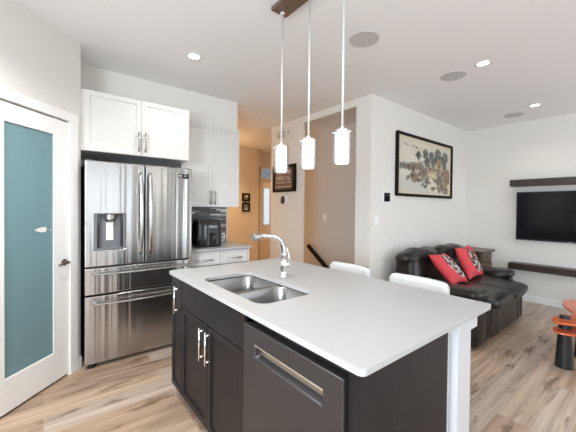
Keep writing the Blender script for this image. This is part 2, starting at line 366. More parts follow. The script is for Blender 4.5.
struct(b, 'wall_stairwell_lower', M['wall_stair'])
b = MB()
for i in range(8): b.box(3.18, 3.9, 4.5-0.255*(i+1), 4.5-0.255*i, -2.2, -0.19*(i+1))
struct(b, 'staircase', M['floor'])
# unseen rear half of the room, invented with its windows for daylight and reflections
struct(MB().box(-2.1, PX-1.5*S2-0.03, PY-1.5*S2-0.0, PY-1.5*S2+0.1, 0, H), 'wall_left_return', M['wall'])
b = MB(); b.box(-2.1, -2.0, -2.9, -1.6, 0, H); b.box(-2.1, -2.0, 0.4, PY-1.5*S2, 0, H); b.box(-2.1, -2.0, -1.6, 0.4, 0, 1.0); b.box(-2.1, -2.0, -1.6, 0.4, 2.2, H)
struct(b, 'wall_left', M['wall'])
b = MB(); b.box(-2.0, 0.55, -2.9, -2.8, 0, H); b.box(0.55, 1.95, -2.9, -2.8, 0, 0.9); b.box(0.55, 1.95, -2.9, -2.8, 2.2, H); b.box(1.95, 2.4, -2.9, -2.8, 0, H); b.box(2.4, 3.2, -2.9, -2.8, 0, 0.5); b.box(2.4, 3.2, -2.9, -2.8, 2.2, H); b.box(3.2, 3.5, -2.9, -2.8, 0, H); b.box(3.5, 5.6, -2.9, -2.8, 2.25, H); b.box(5.6, 5.835, -2.9, -2.8, 0, H)
struct(b, 'wall_back', M['wall'])
def window(name, x0, x1, z0, z1, n, T):
    fr = MB(T); fr.box(x0, x1, -0.09, -0.01, z0, z0+0.05); fr.box(x0, x1, -0.09, -0.01, z1-0.05, z1)
    for i in range(n+1):
        c = x0+0.025+(x1-x0-0.05)*i/n; fr.box(c-0.025, c+0.025, -0.09, -0.01, z0+0.05, z1-0.05)
    o = struct(fr, name, M['trim'])
    g = MB(T); g.box(x0+0.05, x1-0.05, -0.055, -0.045, z0+0.05, z1-0.05); g.build('window_pane', M['glass'], o)
window('unseen_window_1', 3.5, 5.6, 0.0, 2.25, 2, Matrix.Translation((0, -2.8, 0)))
window('unseen_window_2', 0.55, 1.95, 0.9, 2.2, 9, Matrix.Translation((0, -2.8, 0)))  # bars multiplied to streak the refrigerator's reflection
window('unseen_window_5', 2.4, 3.2, 0.5, 2.2, 4, Matrix.Translation((0, -2.8, 0)))  # extra bars here too, for reflected vertical streaks
window('unseen_window_3', -0.4, 1.6, 1.0, 2.2, 2, Matrix.Translation((-2.0, 0, 0)) @ Matrix.Rotation(-PI/2, 4, 'Z'))
b = MB(); b.box(-2.1, PX-0.1, 3.96, 4.06, 0, H); b.box(-2.2, -2.1, 2.1, 4.06, 0, H)
struct(b, 'wall_pantry_blocker', M['wall'])  # unseen walls added to stop light leaking under the pantry door
# baseboards
struct(MB().box(5.82, 5.835, -2.8, 2.254, 0, 0.10), 'baseboard_television', M['door_paint'], bevel=0.003)
struct(MB().box(3.08, 5.82, 2.239, 2.254, 0, 0.10), 'baseboard_picture', M['door_paint'], bevel=0.003)
struct(MB().box(3.052, 3.067, 2.254, 2.481, 0, 0.10), 'baseboard_stair', M['door_paint'], bevel=0.003)
struct(MB(TD).box(0, 0.035, -0.014, 0, 0, 0.10), 'baseboard_pantry', M['door_paint'], bevel=0.003)
# backsplash and its end trim
struct(MB().box(1.215, 1.985, 3.852, 3.86, 0.936, 1.403), 'trim_1', M['mosaic'])
struct(MB().box(1.985, 2.0, 3.848, 3.86, 0.936, 1.403), 'trim_2', M['trim'])
# pantry door and casing
cz = MB(TD); cz.box(0.038, DR0-0.002, -0.016, 0, 0, DTOP+0.075); cz.box(DR1+0.002, DR1+0.088, -0.016, 0, 0, DTOP+0.075); cz.box(DR0-0.002, DR1+0.002, -0.016, 0, DTOP+0.006, DTOP+0.075)
struct(cz, 'trim_3', M['door_paint'], bevel=0.004)
d = MB(TD); gx0, gx1, gz0, gz1 = 0.259, 0.637, 0.245, 1.955; D0, D1 = DR0+0.003, DR1-0.003
d.box(D0, gx0, 0.002, 0.04, 0.020, DTOP-0.007); d.box(gx1, D1, 0.002, 0.04, 0.020, DTOP-0.007); d.box(gx0, gx1, 0.002, 0.04, 0.020, gz0); d.box(gx0, gx1, 0.002, 0.04, gz1, DTOP-0.007)
door = struct(d, 'door_1', M['door_paint'], bevel=0.003)
MB(TD).box(gx0, gx1, 0.014, 0.022, gz0, gz1).build('frosted_glass_panel', M['teal_glass'], door)
q = MB(TD); leaf = [(0.317, 1.205), (0.317, 1.236), (0.335, 1.240), (0.36, 1.238), (0.385, 1.232), (0.412, 1.222), (0.40, 1.213), (0.37, 1.203), (0.34, 1.199)]
q.prism([(x, z) for x, z in leaf], -0.0015, 0.0, Matrix(((1, 0, 0, 0), (0, 0, 1, 0.0135), (0, 1, 0, 0), (0, 0, 0, 1))))
q.box(0.275, 0.283, 0.012, 0.0135, 1.212, 1.221)
q.build('etched_leaf_motif', M['etched'], door)
h = MB(TD); TL = Matrix.Translation((0.168, 0.002, 0.945)) @ Matrix.Rotation(PI/2, 4, 'X')
h.lathe([(0.0265, 0), (0.0265, 0.006), (0.022, 0.011), (0.011, 0.013), (0.010, 0.045)], (0, 0, 0), 24, TL)
h.tube([(0.168, -0.043, 0.945), (0.185, -0.047, 0.947), (0.22, -0.046, 0.943), (0.262, -0.042, 0.935)], [0.010, 0.010, 0.009, 0.007], 12)
h.build('lever_handle', M['dark_bronze'], door, smooth=True)
# front door at the end of the hall, with a narrow lite and a transom above
d = MB(); d.box(4.16, 5.06, 6.31, 6.339, 0.01, 2.05)
for z in (0.30, 0.60, 0.80): d.box(4.27, 4.95, 6.302, 6.31, z-0.008, z+0.008)
fd = struct(d, 'door_2', M['door_wood'], bevel=0.003)
c = MB(); c.box(4.225, 4.268, 6.298, 6.31, 0.95, 1.93); c.box(4.44, 4.475, 6.298, 6.31, 0.95, 1.93); c.box(4.268, 4.44, 6.298, 6.31, 0.95, 0.99); c.box(4.268, 4.44, 6.298, 6.31, 1.885, 1.93)
c.build('lite_frame', M['trim'], fd)
MB().box(4.268, 4.44, 6.304, 6.31, 0.99, 1.885).build('lite_glass', M['sidelight'], fd)
b = MB(); b.box(4.17, 5.05, 6.30, 6.339, 2.10, 2.13); b.box(4.17, 5.05, 6.30, 6.339, 2.37, 2.40); b.box(4.17, 4.20, 6.30, 6.339, 2.13, 2.37); b.box(5.02, 5.05, 6.30, 6.339, 2.13, 2.37)
tw = struct(b, 'window_4', M['door_wood']); MB().box(4.20, 5.02, 6.31, 6.33, 2.13, 2.37).build('window_pane', M['transom'], tw)

# ================================================================== KITCHEN
# ---- refrigerator
FX0, FX1, FY = 0.275, 1.198, 3.08
fr = thing('refrigerator', (0.735, 3.45, 0), 'stainless steel four-door refrigerator with water dispenser beside the pantry door', 'refrigerator')
MB().box(FX0+0.008, FX1-0.008, FY+0.072, 3.83, 0.045, 1.775).build('body', M['fridge_side'], fr, bevel=0.004)
def fridge_panel(name, x0, x1, z0, z1, hole=None):
    mb = MB(); bm = mb.bm; y0, y1 = FY, FY+0.065
    if not hole: mb.box(x0, x1, y0, y1, z0, z1)
    else:
        hx0, hx1, hz0, hz1 = hole; X = [x0, hx0, hx1, x1]; Z = [z0, hz0, hz1, z1]; dp = y0+0.055
        for i in range(3):
            for j in range(3):
                if i == 1 and j == 1: continue
                mb._add([(X[i], y0, Z[j]), (X[i+1], y0, Z[j]), (X[i+1], y0, Z[j+1]), (X[i], y0, Z[j+1])], [(0, 1, 2, 3)])
        loop = lambda y: [(hx0, y, hz0), (hx1, y, hz0), (hx1, y, hz1), (hx0, y, hz1)]
        mb._add(loop(y0)+loop(dp), [(0, 1, 5, 4), (1, 2, 6, 5), (2, 3, 7, 6), (3, 0, 4, 7), (4, 5, 6, 7)])
        out = [(x0, z0), (hx0, z0), (hx1, z0), (x1, z0), (x1, hz0), (x1, hz1), (x1, z1), (hx1, z1), (hx0, z1), (x0, z1), (x0, hz1), (x0, hz0)]
        n = len(out); mb._add([(x, y0, z) for x, z in out]+[(x, y1, z) for x, z in out], [(i, (i+1) % n, n+(i+1) % n, n+i) for i in range(n)]+[tuple(range(n, 2*n))])
    return mb.build(name, M['steel'], fr, bevel=0.007, seg=3)
XM = 0.747
d1 = fridge_panel('door', FX0, XM-0.005, 0.878, 1.79, (0.341, 0.587, 1.018, 1.333))
d2 = fridge_panel('door', XM+0.005, FX1, 0.878, 1.79)
w1 = fridge_panel('drawer', FX0, FX1, 0.638, 0.865)
w2 = fridge_panel('drawer', FX0, FX1, 0.04, 0.622)
d1['label'] = 'wide door with the water and ice dispenser'
def bow(pts, r, flat): return MB().tube(pts, r, 14, None, flat)
def vhandle(x, z0, z1, parent):
    n = 14; pts = []
    for i in range(n+1):
        t = i/n; pts.append((x, FY-0.018-0.042*math.sin(PI*t)**0.55, z0+(z1-z0)*t))
    m = MB(); m.tube(pts, [0.012]+[0.0165]*(n-1)+[0.012], 14, None, 0.62, (0, 1, 0))
    for z in (z0, z1): m.box(x-0.011, x+0.011, FY-0.02, FY+0.001, z-0.02 if z == z1 else z, z if z == z1 else z+0.02)
    m.build('handle', M['handle_steel'], parent, smooth=True)
vhandle(0.707, 0.965, 1.715, d1); vhandle(0.787, 0.965, 1.715, d2)
def hhandle(x0, x1, z, parent):
    n = 16; pts = []
    for i in range(n+1):
        t = i/n; pts.append((x0+(x1-x0)*t, FY-0.035-0.035*math.sin(PI*t), z))
    m = MB(); m.tube(pts, 0.0165, 14, None, 0.55)
    for x in (x0, x1): m.box(x-0.015, x+0.015, FY-0.04, FY+0.001, z-0.014, z+0.014)
    m.build('handle', M['handle_steel'], parent, smooth=False, bevel=0.002)
hhandle(0.345, 1.125, 0.818, w1); hhandle(0.345, 1.125, 0.562, w2)
dp = MB(); dp.box(0.3435, 0.5845, FY+0.046, FY+0.054, 1.0205, 1.3305); dp.box(0.3435, 0.362, FY+0.004, FY+0.046, 1.0205, 1.3305); dp.box(0.566, 0.5845, FY+0.004, FY+0.046, 1.0205, 1.3305); dp.box(0.362, 0.566, FY+0.004, FY+0.046, 1.0205, 1.036)
di = dp.build('dispenser', M['gray_plastic'], d1, bevel=0.002)
MB().box(0.3625, 0.382, FY+0.006, FY+0.0455, 1.0365, 1.33).build('side_liner', M['black_gloss'], di)
MB().box(0.546, 0.5655, FY+0.006, FY+0.0455, 1.0365, 1.33).build('side_liner', M['black_gloss'], di)
MB().lathe([(0.030, 0), (0.042, 0.02), (0.044, 0.06)], (0.464, FY+0.016, 1.268), 24).build('nozzle', M['nickel'], di, smooth=False)
MB().box(0.436, 0.492, FY+0.030, FY+0.0455, 1.10, 1.262).build('paddle', M['white_plastic'], di, bevel=0.004)
lg = MB(); lg.lathe([(0.021, 0), (0.021, 0.0012)], (0, 0, 0), 24, Matrix.Translation((1.072, FY+0.0005, 1.712)) @ Matrix.Rotation(PI/2, 4, 'X')); lg.box(1.097, 1.162, FY-0.0008, FY+0.0005, 1.686, 1.737)
lb = lg.build('energy_sticker', M['black'], d2)
lw = MB(); lw.box(1.060, 1.084, FY-0.0018, FY-0.0008, 1.707, 1.717); lw.build('sticker_print', M['white_plastic'], lb)
for z in (1.722, 1.708):
    MB().box(1.118, 1.136, FY-0.0014, FY-0.0009, z, z+0.006).build('sticker_print', M['grille'], lb)
MB().box(1.07, 1.145, FY-0.0010, FY+0.0005, 1.752, 1.759).build('maker_badge', M['gray_plastic'], d2)
for x in (0.33, 1.14):
    MB().lathe([(0.030, 0), (0.030, 0.024), (0.015, 0.028), (0.015, 0.0395)], (x, FY+0.045, 0), 20).build('foot', M['black'], fr)
for x in (0.31, 1.16): MB().box(x-0.03, x+0.03, FY+0.02, FY+0.16, 1.7755, 1.797).build('hinge_cover', M['gray_plastic'], fr, bevel=0.004)

# ---- upper cabinets
def upper(name, x0, x1, y, z0, z1, label, hz, hspread, depth_to=3.86):
    r = thing(name, ((x0+x1)/2, (y+depth_to)/2, z0), label, 'cabinet')
    b = MB(); yb = y+0.022
    b.box(x0, x0+0.018, yb, depth_to-0.002, z0, z1); b.box(x1-0.018, x1, yb, depth_to-0.002, z0, z1); b.box(x0+0.018, x1-0.018, yb, depth_to-0.002, z0, z0+0.018); b.box(x0+0.018, x1-0.018, yb, depth_to-0.002, z1-0.018, z1); b.box(x0+0.018, x1-0.018, depth_to-0.012, depth_to-0.002, z0+0.018, z1-0.018)
    b.build('body', M['cab_white'], r)
    xm = (x0+x1)/2
    for i, (a, c) in enumerate(((x0, xm-0.0015), (xm+0.0015, x1))):
        dd = place(shaker(c-a, z1-z0-0.004, 0.02, 0.062, 0.009), T_negy(a, y+0.02, z0+0.002)).build('door', M['cab_white'], r, bevel=0.0015)
        hx = xm-hspread if i == 0 else xm+hspread
        bar_pull((hx, y, hz[0]), (hx, y, hz[1]), (0, -1, 0), 0.0065).build('bar_handle', M['nickel'], dd, smooth=True)
    return r
upper('wall_cabinet', 0.277, 1.197, 3.171, 1.885, 2.413, 'white two-door cabinet mounted above the refrigerator', (1.92, 2.10), 0.029, 3.86)
upper('wall_cabinet', 1.248, 2.003, 3.535, 1.405, 2.413, 'tall white two-door wall cabinet above the black air fryer', (1.435, 1.605), 0.029)
# ---- base cabinet with drawers, its worktop
MB().box(PX+0.001, 0.2765, 3.19, 3.21, 1.885, 2.413).build('filler_strip', M['cab_white'], bpy.data.objects['wall_cabinet'])
r = thing('base_cabinet', (1.6, 3.55, 0), 'white drawer cabinet under the small worktop beside the refrigerator', 'cabinet')
b = MB(); b.box(1.215, 1.233, 3.26, 3.85, 0.10, 0.9125); b.box(1.967, 1.985, 3.24, 3.85, 0.10, 0.9125); b.box(1.233, 1.967, 3.26, 3.85, 0.10, 0.118); b.box(1.233, 1.967, 3.838, 3.85, 0.118, 0.9125); b.box(1.24, 1.96, 3.31, 3.85, 0.0, 0.098); b.box(1.233, 1.967, 3.26, 3.28, 0.86, 0.9125)
b.build('body', M['cab_white'], r)
for a, c in ((1.217, 1.595), (1.601, 1.964)):
    dr = place(shaker(c-a, 0.150, 0.02, 0.028, 0.006), T_negy(a, 3.26, 0.748)).build('drawer', M['cab_white'], r, bevel=0.0015)
    bar_pull(((a+c)/2-0.092, 3.24, 0.809), ((a+c)/2+0.092, 3.24, 0.809), (0, -1, 0), 0.0065).build('bar_handle', M['nickel'], dr, smooth=True)
    dd = place(shaker(c-a, 0.62, 0.02, 0.06, 0.008), T_negy(a, 3.26, 0.118)).build('door', M['cab_white'], r, bevel=0.0015)
o = MB().prism(rrect(1.212, 2.003, 3.203, 3.847, 0.006, 3), 0.914, 0.936).build('countertop', M['quartz'], bevel=0.003)
tag(o, 'small white worktop carrying the black air fryer', 'countertop')
# ---- air fryer
r = thing('air_fryer', (1.515, 3.49, 0.936), 'glossy black air fryer on the small worktop below the wall cabinet', 'air fryer')
AX, AY = 1.515, 3.49
lo = []
for z, k in ((0.0, 0.955), (0.012, 0.99), (0.05, 1.0), (0.16, 0.985), (0.25, 0.95), (0.30, 0.91), (0.320, 0.82), (0.326, 0.6)):
    lo.append([(AX+x*k, AY+y*k, 0.936+z) for x, y in rrect(-0.175, 0.175, -0.15, 0.15, 0.07, 6)])
MB().loft(lo).build('body', M['black_gloss'], r, smooth=True)
dwo = MB().loft([[(AX-0.05, AY-0.152, 0.955), (AX+0.12, AY-0.152, 0.955), (AX+0.12, AY-0.12, 0.955), (AX-0.05, AY-0.12, 0.955)], [(AX-0.045, AY-0.148, 1.16), (AX+0.115, AY-0.148, 1.16), (AX+0.115, AY-0.11, 1.16), (AX-0.045, AY-0.11, 1.16)]]).build('basket_drawer', M['black'], r, bevel=0.008, seg=3)
MB().tube([(AX+0.035, AY-0.152, 1.09), (AX+0.035, AY-0.20, 1.085), (AX+0.035, AY-0.205, 1.06), (AX+0.035, AY-0.20, 0.985), (AX+0.035, AY-0.185, 0.97)], 0.017, 12, None, 0.7).build('handle', M['black_gloss'], dwo, smooth=True)
MB().box(AX-0.030, AX-0.012, AY-0.1565, AY-0.151, 0.96, 1.20).build('trim_strip', M['steel_dark'], r, bevel=0.002)
MB().lathe([(0.032, 0), (0.034, 0.004), (0.034, 0.006), (0.0, 0.0065)], (AX+0.05, AY-0.12, 1.185), 24, None).build('control_dial', M['gray_plastic'], r, smooth=False)
# outlet on the backsplash
r = thing('power_outlet', (1.925, 3.85, 0.943), 'white power outlet plate on the dark mosaic backsplash beside the air fryer', 'outlet')
MB().box(1.885, 1.965, 3.846, 3.8515, 0.943, 1.045).build('cover_plate', M['white_plastic'], r, bevel=0.002)
for z in (0.972, 1.015): MB().box(1.908, 1.942, 3.8445, 3.8462, z-0.012, z+0.014).build('socket', M['gray_plastic'], r)

# ================================================================== ISLAND
IX0, IX1, IY0, IY1, ZT = 0.714, 1.733, 0.543, 2.278, 0.936
CF = 0.74   # cabinet front plane
# worktop with the sink cut-out
SX0, SX1, SY0, SY1, SR = 0.807, 1.172, 1.212, 1.905, 0.072
mb = MB(); bm = mb.bm; ed = []
for loop in (rrect(IX0, IX1, IY0, IY1, 0.022, 5), rrect(SX0, SX1, SY0, SY1, SR, 8)):
    vs = [bm.verts.new((x, y, ZT-0.022)) for x, y in loop]; ed += [bm.edges.new((vs[i], vs[(i+1) % len(vs)])) for i in range(len(vs))]
bmesh.ops.triangle_fill(bm, use_beauty=True, use_dissolve=False, edges=ed)
ex = bmesh.ops.extrude_face_region(bm, geom=bm.faces[:]); bmesh.ops.translate(bm, verts=[v for v in ex['geom'] if isinstance(v, bmesh.types.BMVert)], vec=(0, 0, 0.022))
o = mb.build('countertop', M['quartz'], bevel=0.004, seg=3); tag(o, 'large white quartz worktop of the island with a sink cut into it', 'countertop')
# sink
r = thing('double_sink', ((SX0+SX1)/2, (SY0+SY1)/2, 0.70), 'stainless steel double bowl sink set under the island worktop', 'sink')
def basin(y0, y1, f0, f1, depth):
    zt = ZT-0.0255; n = 6
    def rect(x0, x1, a, c, rr, z): return [(x, y, z) for x, y in rrect(x0, x1, a, c, rr, n)]
    L = [rect(SX0-0.016, SX1+0.016, f0, f1, 0.004, zt), rect(SX0-0.004, SX1+0.004, y0, y1, 0.072, zt), rect(SX0, SX1, y0+0.004, y1-0.004, 0.070, zt-0.006), rect(SX0+0.006, SX1-0.006, y0+0.010, y1-0.010, 0.066, zt-depth*0.6), rect(SX0+0.014, SX1-0.014, y0+0.018, y1-0.018, 0.06, zt-depth+0.03), rect(SX0+0.045, SX1-0.045, y0+0.05, y1-0.05, 0.04, zt-depth)]
    o = MB().loft(L, None, (False, True)).build('bowl', M['sink_steel'], r, smooth=True, recalc=False)
    sd = o.modifiers.new('sheet', 'SOLIDIFY'); sd.thickness = 0.002; sd.offset = -1
    cx, cy = (SX0+SX1)/2+0.03, (y0+y1)/2
    MB().lathe([(0.043, 0), (0.045, 0.003), (0.038, 0.004), (0.02, 0.0025)], (cx, cy, zt-depth+0.0005), 28).build('drain', M['chrome'], o, smooth=False)
basin(1.562, SY1+0.004, 1.549, SY1+0.018, 0.17); basin(SY0-0.004, 1.534, SY0-0.018, 1.547, 0.21)
# faucet
FT = Matrix.Translation((-0.061, -0.078, 0.018))
r = thing('kitchen_faucet', (1.264, 1.622, ZT), 'chrome pull-out faucet arching over the sink', 'faucet')
MB(FT).lathe([(0.029, 0), (0.029, 0.006), (0.023, 0.012), (0.021, 0.05), (0.022, 0.055), (0.0235, 0.06), (0.0235, 0.105), (0.020, 0.112)], (1.325, 1.70, 0.918), 28).build('body', M['chrome'], r, smooth=True)
sp = [(1.325, 1.70, 1.023), (1.323, 1.70, 1.07), (1.315, 1.70, 1.125), (1.295, 1.70, 1.165), (1.262, 1.70, 1.19), (1.22, 1.70, 1.200), (1.17, 1.70, 1.203), (1.135, 1.70, 1.202)]
MB(FT).tube(sp, [0.019, 0.0175, 0.0165, 0.016, 0.0155, 0.015, 0.0145, 0.0145], 20, None, 1.0, (0, 1, 0)).build('spout', M['chrome'], r, smooth=True)
MB(FT).tube([(1.140, 1.70, 1.202), (1.130, 1.70, 1.202), (1.124, 1.70, 1.201), (1.084, 1.70, 1.198), (1.080, 1.70, 1.198)], [0.015, 0.015, 0.024, 0.025, 0.023], 20, None, 1.0, (0, 1, 0)).build('spray_head', M['nickel'], r, smooth=False)
hh = MB(FT); hh.tube([(1.325, 1.70, 1.0), (1.350, 1.685, 1.0), (1.362, 1.678, 1.0)], [0.017, 0.017, 0.012], 16); hh.tube([(1.352, 1.684, 1.004), (1.357, 1.681, 1.04), (1.350, 1.685, 1.085), (1.338, 1.692, 1.125)], [0.0085, 0.0075, 0.0065, 0.006], 12)
hh.build('lever', M['chrome'], r, smooth=True)
# cabinets: carcass built of panels
def carcass(r, y0, y1, x1=1.325, ztop=0.9125):
    b = MB(); x0 = CF+0.021
    b.box(x0, x1, y0, y0+0.018, 0.10, ztop); b.box(x0, x1, y1-0.018, y1, 0.10, 0.9125); b.box(x0, x1, y0+0.018, y1-0.018, 0.10, 0.118); b.box(x1-0.012, x1, y0+0.018, y1-0.018, 0.118, 0.9125)
    b.box(x0+0.06, x0+0.078, y0, y1, 0.0, 0.10)
    b.build('body', M['cab_dark'], r)
OUT = (-1, 0, 0)
r = thing('island_cabinet', (1.0, 2.18, 0), 'narrow dark wood island cabinet at the end nearest the refrigerator', 'cabinet')
carcass(r, 2.078, 2.282)
dd = place(shaker(0.198, 0.785, 0.02, 0.05, 0.008), T_negx(CF+0.02, 2.279, 0.108)).build('door', M['cab_dark'], r, bevel=0.0015)
bar_pull((CF, 2.092, 0.680), (CF, 2.092, 0.862), OUT, 0.0065, 0.045).build('bar_handle', M['chrome'], dd, smooth=True)
r = thing('island_cabinet', (1.0, 1.655, 0), 'dark wood two-door island cabinet under the sink', 'cabinet')
carcass(r, 1.238, 2.076, ztop=0.66)
place(shaker(0.832, 0.170, 0.02, 0.001, 0.0), T_negx(CF+0.02, 2.073, 0.722)).build('false_drawer_front', M['cab_dark'], r, bevel=0.0015)
for a, hy in ((2.073, 1.668), (1.656, 1.586)):
    dd = place(shaker(0.414, 0.608, 0.02, 0.058, 0.009), T_negx(CF+0.02, a, 0.108)).build('door', M['cab_dark'], r, bevel=0.0015)
    bar_pull((CF, hy, 0.525), (CF, hy, 0.712), OUT, 0.0065, 0.045).build('bar_handle', M['chrome'], dd, smooth=True)
# dishwasher
r = thing('dishwasher', (1.0, 0.93, 0), 'dark stainless dishwasher built into the island with a pocket handle', 'dishwasher')
DY0, DY1, DX, DZ1 = 0.621, 1.222, 0.722, 0.872
MB().box(DX+0.045, 1.32, DY0+0.004, 1.186, 0.10, 0.905).build('tub', M['dark_gap'], r)
mb = MB(); py0, py1, pz0, pz1 = 0.712, 1.128, 0.742, 0.797; dpth = DX+0.028
Yv = [DY0, py0, py1, DY1]; Zv = [0.105, pz0, pz1, DZ1]
for i in range(3):
    for j in range(3):
        if i == 1 and j == 1: continue
        mb._add([(DX, Yv[i], Zv[j]), (DX, Yv[i+1], Zv[j]), (DX, Yv[i+1], Zv[j+1]), (DX, Yv[i], Zv[j+1])], [(0, 1, 2, 3)])
lp = lambda x, s=0: [(x, py0+s, pz0+s), (x, py1-s, pz0+s), (x, py1-s, pz1), (x, py0+s, pz1)]
mb._add(lp(DX)+lp(dpth, 0.012), [(0, 1, 5, 4), (1, 2, 6, 5), (2, 3, 7, 6), (3, 0, 4, 7), (4, 5, 6, 7)])
out = [(Yv[0], Zv[0]), (Yv[1], Zv[0]), (Yv[2], Zv[0]), (Yv[3], Zv[0]), (Yv[3], Zv[1]), (Yv[3], Zv[2]), (Yv[3], Zv[3]), (Yv[2], Zv[3]), (Yv[1], Zv[3]), (Yv[0], Zv[3]), (Yv[0], Zv[2]), (Yv[0], Zv[1])]
n = len(out); mb._add([(DX, y, z) for y, z in out]+[(DX+0.042, y, z) for y, z in out], [(i, (i+1) % n, n+(i+1) % n, n+i) for i in range(n)]+[tuple(range(n, 2*n))])
dd = mb.build('door', M['steel_dark'], r, bevel=0.006, seg=3)
pk = MB(); pk.box(DX-0.001, DX+0.006, py0-0.003, py1+0.003, pz1-0.001, pz1+0.005); pk.build('pocket_handle', M['chrome'], dd, bevel=0.0015)
MB().box(DX+0.026, DX+0.0278, py0+0.014, py1-0.014, pz0+0.014, pz1-0.002).build('pocket_lining', M['nickel'], dd)
MB().box(DX+0.09, DX+0.10, DY0, DY1, 0.0, 0.098).build('kick_plate', M['black'], r)
# end panel, back wall of the island and the white post carrying the overhang
o = MB().box(CF, 1.328, 0.575, 0.618, 0.0, 0.9125).build('island_end_panel', M['cab_dark'], bevel=0.0015); tag(o, 'dark wood end panel of the island beside the dishwasher', 'panel')
o = MB().box(1.3295, 1.3955, 0.597, 2.282, 0.0, 0.9125).build('island_back_panel', M['island_white'], bevel=0.002); tag(o, 'white back panel of the island facing the stools', 'panel')
r = thing('island_post', (1.47, 0.64, 0), 'square white post carrying the overhanging corner of the island worktop', 'post')
MB().box(1.404, 1.541, 0.566, 0.715, 0.0, 0.852).build('shaft', M['island_white'], r, bevel=0.003)
MB().box(1.3965, 1.597, 0.560, 0.735, 0.853, 0.9125).build('cap', M['island_white'], r, bevel=0.003)

# ================================================================== STOOLS
def stool(cx, cy, label):
    r = thing('counter_stool', (cx, cy, 0), label, 'stool', None)
    bk = MB(); bx = cx+0.205
    # low upholstered back, bowed, with two vertical seams
    lo = []; N = 24
    def prof(y): return 0.012*(1-(2*y/0.42)**2)
    for z, hw, th in ((0.66, 0.198, 0.02), (0.70, 0.205, 0.026), (0.80, 0.209, 0.028), (0.885, 0.209, 0.026), (0.914, 0.206, 0.022), (0.926, 0.198, 0.012)):
        ring = []
        for i in range(N+1):
            y = -hw+2*hw*i/N; g = 0.0035*sum(math.exp(-((y-s)/0.006)**2) for s in (-0.07, 0.07))
            ring.append((bx+prof(y)-th+g, cy+y, z-0.022*max(0, (abs(y)-0.165)/0.045)**2*(1 if z > 0.9 else 0)))
        for i in range(N, -1, -1):
            y = -hw+2*hw*i/N; ring.append((bx+prof(y)+th, cy+y, z-0.022*max(0, (abs(y)-0.165)/0.045)**2*(1 if z > 0.9 else 0)))
        lo.append(ring)
    MB().loft(lo).build('backrest', M['white_leather'], r, smooth=True, bevel=0)
    MB().sup((cx, cy, 0.635), (0.205, 0.205, 0.045), 0.35, 0.3).build('seat', M['white_leather'], r, smooth=True)
    for sx in (-1, 1):
        for sy in (-1, 1):
            MB().tube([(cx+0.15*sx, cy+0.15*sy, 0.60), (cx+0.20*sx, cy+0.195*sy, 0.0)], [0.016, 0.012], 12).build('leg', M['chrome'], r, smooth=True)
    fr_ = MB(); a = 0.185
    for p, q in (((-a, -a), (a, -a)), ((a, -a), (a, a)), ((a, a), (-a, a)), ((-a, a), (-a, -a))): fr_.tube([(cx+p[0], cy+p[1], 0.22), (cx+q[0], cy+q[1], 0.22)], 0.009, 10)
    fr_.build('footrest', M['chrome'], r, smooth=True)
    return r
stool(1.85, 1.715, 'white leather counter stool tucked in nearer the stairwell and faucet')
stool(1.85, 1.105, 'white leather counter stool in front of the black loveseat')

# ================================================================== PENDANT FIXTURE
r = thing('pendant_light', (1.285, 1.415, H), 'linear pendant fixture with three lit glass cylinders hanging over the island', 'pendant lamp')
MB().box(1.220, 1.350, 1.10, 1.732, H-0.026, H-0.001).build('canopy', M['bronze'], r, bevel=0.003)
for y in (1.687, 1.410, 1.135):
    rd = MB(); rd.tube([(1.285, y, 1.825), (1.285, y, H-0.026)], 0.0062, 12); rd.lathe([(0.016, 0), (0.016, 0.008), (0.006, 0.02)], (1.285, y, H-0.047), 16)
    rd.build('rod', M['rod_metal'], r, smooth=True)
    sh = MB(); prof = [(0.0505, 0.0), (0.0505, 0.180), (0.0475, 0.180), (0.0475, 0.0)]
    sh.lathe(prof+[prof[0]], (1.285, y, 1.645), 40, None, False); so = sh.build('glass_shade', M['shade_glass'], r, smooth=False)
    MB().lathe([(0.033, 0), (0.0345, 0.003), (0.0345, 0.168), (0.029, 0.172)], (1.285, y, 1.648), 32).build('inner_diffuser', M['glow'], so, smooth=False)
    cp = MB(); cp.lathe([(0.030, 0), (0.030, 0.012), (0.010, 0.016), (0.010, 0.028)], (1.285, y, 1.8205), 24)
    for k in range(3):
        a = 2*PI*k/3+0.5; cp.tube([(1.285+0.02*math.cos(a), y+0.02*math.sin(a), 1.815), (1.285+0.058*math.cos(a), y+0.058*math.sin(a), 1.815)], 0.0045, 8)
    cp.build('shade_holder', M['rod_metal'], so, smooth=False)

